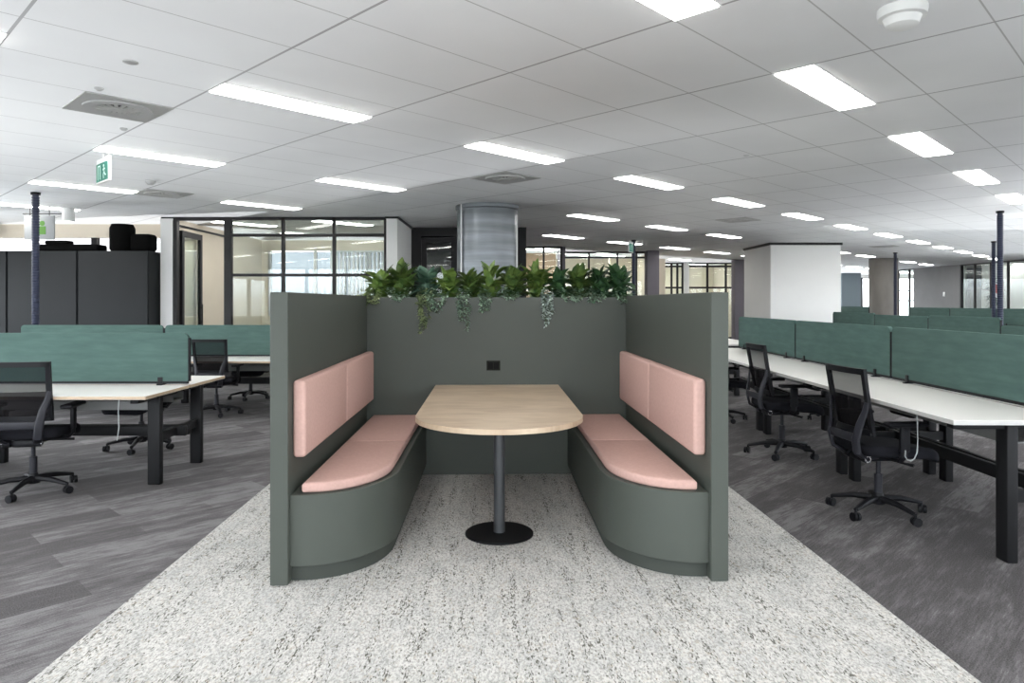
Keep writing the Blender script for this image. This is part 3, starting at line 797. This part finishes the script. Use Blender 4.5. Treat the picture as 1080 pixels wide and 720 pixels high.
for j, r in rows:
    cnt = 0
    for i in range(-14, 34, 2):
        if r == 0 and i == 4 and False: continue
        c = grid(i+.5, j+.22)
        if not (XL+.8 < c.x < XR-.8 and YB+.8 < c.y < YF-.8): continue
        if any(a-.3 < c.x < b+.3 and y0-.42 < c.y < y1+.42 for a, b, y0, y1 in blocked): continue
        if c.x < -1.3 and c.y > 12.5: continue
        if c.x > XN-.8 and c.y < 15.2: continue
        if c.x > 17.4 and c.y < 21: continue
        if 3.9 < c.x < 4.9 and 19.8 < c.y < 27: continue
        if .0 < c.x < 2.0 and 13.6 < c.y < 19.2 and c.x < .9: continue
        if abs(c.y-26.5) < .6 and 4 < c.x < 9: continue
        if abs(c.x-18) < .6 and c.y > 20: continue
        if abs(c.y-28.9) < .6 and 4 < c.x < 9: continue
        p = grid(i, j+.45)
        vis = seen(c)
        if vis: cnt += 1; lb = 'ceiling light panel, %s from left in the %s' % (words_[min(cnt-1, 19)], names[r])
        else: lb = 'rectangular ceiling light outside the photograph'
        if lamp0 is None: lamp0 = make_lamp(); o = lamp0
        else: o = dup(lamp0, (0, 0, 0))
        o.location = (p.x, p.y, CEIL); o.rotation_euler = (0, 0, TH)
        o['label'] = lb; o['group'] = 'recessed ceiling light panels'
        # local y must run along -GV: TH rotation gives y = (-sin, cos) = -GV

for x, y, nm in ((-4.9, 13.25, 'glass meeting room, left one'), (-3.0, 13.1, 'glass meeting room, right one'), (-4.3, 15.3, 'glass meeting room, added rear one'), (2.2, 21.9, 'glass office behind the plants, added left one'),
                 (3.4, 22.4, 'glass office behind the plants, added right one'), (5.6, 27.4, 'far glass office, added left one'), (7.5, 27.5, 'far glass office, added right one'), (.95, 19.9, 'small timber-walled office, added')):  # office panels and the rear meeting-room one are added to brighten dim interiors
    o = dup(lamp0, (x-.42, y-.52, CEIL), TH, 'ceiling light panel inside the %s' % nm, 'recessed ceiling light panels')
# ceiling vents
def vent(i, j, label, s=.6):
    t = thing('ceiling_vent', label, 'ceiling vent', tuple(grid(i, j)), TH, 'swirl ceiling diffusers')
    MB().box(-s/2, -s/2, -.008, s/2, s/2, -.001).build('plate', M['vent'], t)
    ring = MB().lathe([(.235, -.008), (.235, -.020), (.215, -.022), (.13, -.012), (.12, -.008)], 40).build('ring', M['ventring'], t)
    MB().lathe([(0, -.0095), (.20, -.0095), (.20, -.0085), (0, -.0085)], 32).build('throat', M['ventd'], t)
    f = MB()
    for k in range(16):
        q = MB(); q.box(.05, -.012, -.018, .20, .012, -.011); q.xf(Matrix.Rotation(R(22.5*k), 4, 'Z') )
        me = bpy.data.meshes.new('t'); q.bm.to_mesh(me); q.bm.free(); f.bm.from_mesh(me); bpy.data.meshes.remove(me)
    f.build('fins', M['vent'], t)
    MB().lathe([(0, -.024), (.06, -.022), (.06, -.010), (0, -.010)], 24).build('hub', M['vent'], t)
vent(-.25, -3.5, 'grey square ceiling vent with a round swirl, upper left')
vent(3.25, -3.5, 'grey square ceiling vent above the silver column')
vent(1.25, -10.5, 'grey square ceiling vent left of the meeting room, above the door')
vent(8.25, -3.5, 'grey square ceiling vent above the white core wall, right of centre')
vent(15.25, -3.5, 'faint ceiling vent far back near the grey column')
def disc(i, j, r, h, label, name='sprinkler', cat='sprinkler', prof=None):
    p = grid(i, j)
    tag(MB().lathe(prof or [(0, -h), (r*.5, -h), (r, -h*.4), (r, 0), (0, 0)], 24).build(name, M['plastic'] if name == 'smoke_detector' and r > .1 else M['cap'], None, loc=(p.x, p.y, CEIL)), label, cat)
pr = [(0, -.10), (.05, -.099), (.075, -.085), (.085, -.055), (.088, -.05), (.11, -.045), (.115, -.02), (.115, 0), (0, 0)]
disc(1.56, 4.50, .11, .1, 'white round smoke detector at the top right', 'smoke_detector', 'detector', pr)
disc(-.48, -1.55, .045, .012, 'flush round sprinkler cap above the upper left vent')
disc(-.46, -2.75, .03, .02, 'small round sprinkler left of the upper left vent')
disc(-.05, -4.6, .03, .02, 'small round sprinkler below the upper left vent')
disc(.85, -8.9, .06, .05, 'small white detector between the exit sign and the vent', 'smoke_detector', 'detector')
disc(3.9, .9, .03, .015, 'tiny ceiling sprinkler right of centre')

# hanging exit signs
def exit_sign(x, y, rz, z, label):
    t = thing('exit_sign', label, 'sign', (x, y, z), rz)
    b = MB().box(-.20, -.014, -.105, .20, .014, .105, bev=.004).box(-.2, -.008, .10, .2, .008, .14)
    b.build('housing', M['plastic'], t)
    for s_ in (-1, 1):
        f = MB(); f.box(-.185, s_*.0145-.001, -.09, .185, s_*.0145+.001, .09); pn = f.build('sign_face', M['exitgreen'], t)
        m = MB(); q = s_*.0165
        def bx(x0, z0, x1, z1): m.box(x0, q-.001, z0, x1, q+.001, z1)
        # running figure, door and arrow
        m.cyl((-.06, q, .055), .014, .002, 14, 'y')
        m.tube([(-.065, q, .035), (-.08, q, -.01)], .012, 6, flat=(.15, 1)) if False else None
        for a, c_ in (((-.062, .036), (-.078, -.008)), ((-.078, -.008), (-.05, -.03)), ((-.05, -.03), (-.058, -.07)), ((-.078, -.008), (-.10, -.035)), ((-.10, -.035), (-.13, -.04)), ((-.066, .03), (-.035, .012)), ((-.066, .03), (-.10, .02))):
            dx, dz = c_[0]-a[0], c_[1]-a[1]; l = math.hypot(dx, dz); nx, nz = -dz/l*.007, dx/l*.007
            m.quad((a[0]+nx, q, a[1]+nz), (c_[0]+nx, q, c_[1]+nz), (c_[0]-nx, q, c_[1]-nz), (a[0]-nx, q, a[1]-nz))
        m.build('running_figure', M['exitwhite'], pn, smooth=0); m = MB()
        bx(.05, -.07, .06, .07); bx(.05, .06, .13, .07); bx(.12, -.07, .13, .07)
        m.build('door_symbol', M['exitwhite'], pn, smooth=0)
    MB().tube([(0, 0, .14), (0, 0, CEIL-z)], .006, 6).build('hanger', M['plastic'], t)
exit_sign(-4.03, 6.95, TH+R(90), 2.69, 'green exit sign hanging in the upper left below the ceiling light')
exit_sign(2.87, 16.35, R(66), 2.66, 'small green exit sign hanging far back beside a thin pole')

# columns
c = thing('column', 'large round silver column behind the booth planting', 'column', (-.322, 10.82, 0)); 
MB().lathe([(0, 0), (.47, 0), (.47, 2.80), (.475, 2.80), (.495, 2.82), (.495, 2.872), (0, 2.872)], 64).build('shaft', M['wrapped'], c)
MB().tube([(-.385, -.31, .0), (-.385, -.31, 2.87)], .011, 8).build('conduit', M['plastic'], c)
MB().tube([(.455, -.20, .0), (.455, -.20, 2.72)], .009, 8).build('conduit', M['plastic'], c)
tag(MB().lathe([(0, 0), (.45, 0), (.45, 2.873), (0, 2.873)], 48).build('column', M['concrete'], None, loc=(12.9, 24.0, 0)), 'round brownish grey column behind the right-hand desk screens', 'column')

# service poles
def spole(x, y, label, z0):
    t = thing('service_pole', label, 'service pole', (x, y, 0), 0, 'cable poles from ceiling to desks')
    prof = [(0, z0), (.042, z0)]
    z = z0
    while z < 2.80:
        prof += [(.048, z+.008), (.048, z+.022), (.037, z+.026), (.037, z+.034)]; z += .036
    prof += [(.042, 2.872), (0, 2.872)]
    MB().lathe(prof, 18).build('flex_spine', M['flex'], t, smooth=50)
    MB().lathe([(0, 2.84), (.058, 2.84), (.058, 2.873), (0, 2.873)], 20).build('ceiling_collar', M['black'], t)
    MB().lathe([(0, z0-.03), (.07, z0-.03), (.07, z0), (0, z0)], 20).build('foot', M['black'], t)
spole(-6.38, 9.42, 'navy ribbed cable pole in front of the grey cabinets, far left', .70)
spole(8.0, 11.35, 'tallest navy ribbed cable pole at the right', .76)
spole(11.86, 17.05, 'thinner dark cable pole just left of the tallest right pole', .85)
spole(11.62, 20.95, 'dark cable pole in front of the brownish grey column', .03)
spole(3.0, 16.7, 'thin dark cable pole behind the right end of the plants', .03)

# ------------------------------------------------------------------ left cabinets and what stands on them
cx0 = -8.48
for k, (a, b) in enumerate(((-9.67, -8.485), (-8.475, -7.295), (-7.285, -6.09))):
    t = thing('tall_cabinet', 'charcoal tall cabinet, %s of the three at the far left' % ('leftmost', 'middle', 'rightmost')[k], 'cabinet', (a, 11.8, 0), 0, 'tall grey cabinets')
    w_ = b-a
    MB().box(0, .02, 0, w_, .48, 2.26, bev=.003, seg=1).build('carcass', M['cabside'], t)
    MB().box(.012, 0, .06, w_-.012, .019, 2.255, bev=.002, seg=1).build('door', M['cab'], t)
def onbox(mb, nm, m, label, cat, loc): tag(mb.build(nm, m, None, smooth=50, loc=loc), label, cat)
onbox(MB().lathe([(0, 0), (.17, 0), (.20, .04), (.20, .40), (.17, .47), (.05, .48), (0, .48)], 24), 'storage_drum', M['jet'], 'tall black drum standing on top of the cabinets', 'drum', (-6.66, 12.05, 2.261))
onbox(MB().box(-.19, -.14, 0, .17, .14, .30, bev=.06, seg=4), 'storage_bag', M['jet'], 'black rounded bag at the right end of the cabinet tops', 'bag', (-6.28, 12.05, 2.261))
onbox(MB().box(-.55, -.15, 0, .5, .15, .12, bev=.03, seg=3).box(-.45, -.1, .12, -.05, .1, .19, bev=.03, seg=3), 'storage_bag', M['jet'], 'low black case lying on the middle cabinet', 'bag', (-7.50, 12.05, 2.261))
# hanging white sign with a green figure
t = thing('hanging_sign', 'white hanging panel with a green figure behind the left cable pole', 'sign', (-7.25, 10.8, 0), 0)
MB().box(-.23, -.015, 2.36, .23, .015, 2.73, bev=.004).build('panel', M['signgrey'], t)
g_ = MB(); g_.cyl((.04, -.017, 2.60), .035, .003, 20, 'y'); g_.prism([(0, -.15), (.09, -.15), (.11, .02), (.0, .04)], -.0015, .0015)
for v in g_.bm.verts:
    pass
g_.bm.free(); g_ = MB(); g_.cyl((.05, -.017, 2.61), .04, .003, 20, 'y'); g_.box(-.005, -.0185, 2.44, .105, -.0155, 2.565)
g_.build('green_figure', M['green'], t)
MB().tube([(-.26, 0, 2.76), (.34, 0, 2.76)], .008, 6).tube([(-.15, 0, 2.73), (-.15, 0, 2.874)], .006, 6).tube([(.15, 0, 2.73), (.15, 0, 2.874)], .006, 6).build('hanger', M['darkframe'], t)
dl = thing('downlight', 'white cylindrical surface downlight above the grey cabinets', 'downlight', (-6.93, 11.0, 0))
MB().lathe([(0, 2.66), (.07, 2.66), (.085, 2.675), (.085, 2.874), (0, 2.874)], 28).build('housing', M['plastic'], dl)
MB().lathe([(0, 2.652), (.066, 2.652), (.066, 2.659), (0, 2.659)], 28).build('diffuser', M['lamp'], dl)

# open door of the meeting room, folded back against its left wall
d = struct(MB().box(-.03, 0, .02, .03, .09, 2.66).box(-.03, .83, .02, .03, .92, 2.66).box(-.03, .09, 2.56, .03, .83, 2.66).box(-.03, .09, .02, .03, .83, .12), 'door_2', M['darkframe'], loc=(-5.79, MY+.14, 0))
d.rotation_euler.z = R(3)
MB().box(-.006, .09, .12, .006, .83, 2.56).build('door_pane', M['doorglass'], d)
MB().tube([(.07, .80, .95), (.07, .80, 1.35)], .014, 8).box(.03, .79, 1.0, .07, .81, 1.02).box(.03, .79, 1.28, .07, .81, 1.30).build('door_handle', M['darkframe'], d)
# blinds in the meeting room window
bl = thing('vertical_blind', 'white vertical blind drawn over part of the meeting room window', 'blind', (0, 0, 0))
for k in range(16):
    x = -4.2+k*.1
    MB().box(-.038, -.003, 1.1, .038, .003, 2.58).build('slat', M['blind'], bl, smooth=0, loc=(x, 16.72, 0), rotz=R(35))
MB().box(-4.26, 16.69, 2.58, -2.62, 16.75, 2.62).build('head_rail', M['blind'], bl)

# far right: screen, plant and poster behind the glass
tv = thing('wall_display', 'dark display on a grey panel behind the glass at far right', 'display', (19.6, 29.0-1.35, 0))
MB().box(-1.44, -.0, 0, -.85, .08, CEIL-.05).build('backing_panel', M['greywall'], tv)
MB().box(-1.42, -.07, 1.90, -.87, 0, 2.74, bev=.01).build('display', M['screen'], tv)
pt = thing('potted_plant', 'tall leafy indoor plant behind the glass at far right', 'plant', (18.78, 27.0, 0))
MB().lathe([(0, 0), (.18, 0), (.24, .45), (.22, .45), (.20, .40), (0, .40)], 24).build('pot', M['greywall'], pt)
mb = MB(); mb.keep = 1; rr = random.Random(3)
for k in range(150):
    a = rr.uniform(0, 2*math.pi); el = rr.uniform(-.1, 1.3); z = rr.uniform(.9, 2.2)
    leaf(mb, (rr.uniform(-.1, .1), rr.uniform(-.1, .1), z), (math.cos(a)*math.cos(el), math.sin(a)*math.cos(el), math.sin(el)), rr.uniform(.22, .36), .06, 1.0)
mb.build('foliage', LEAF[1], pt, smooth=80)
MB().tube([(0, 0, .4), (.02, 0, 1.3), (0, .02, 2.3)], [.03, .025, .012], 8).build('stem', M['concrete'], pt)
ps = thing('poster', 'red and white poster on the far right glass', 'poster', (18.052, 25.65, 0))
MB().box(-.006, -.22, 1.55, .0, .22, 2.1).build('sheet', M['plastic'], ps)
MB().box(-.009, -.18, 1.72, -.006, .18, 2.04).build('red_print', M['red'], ps)
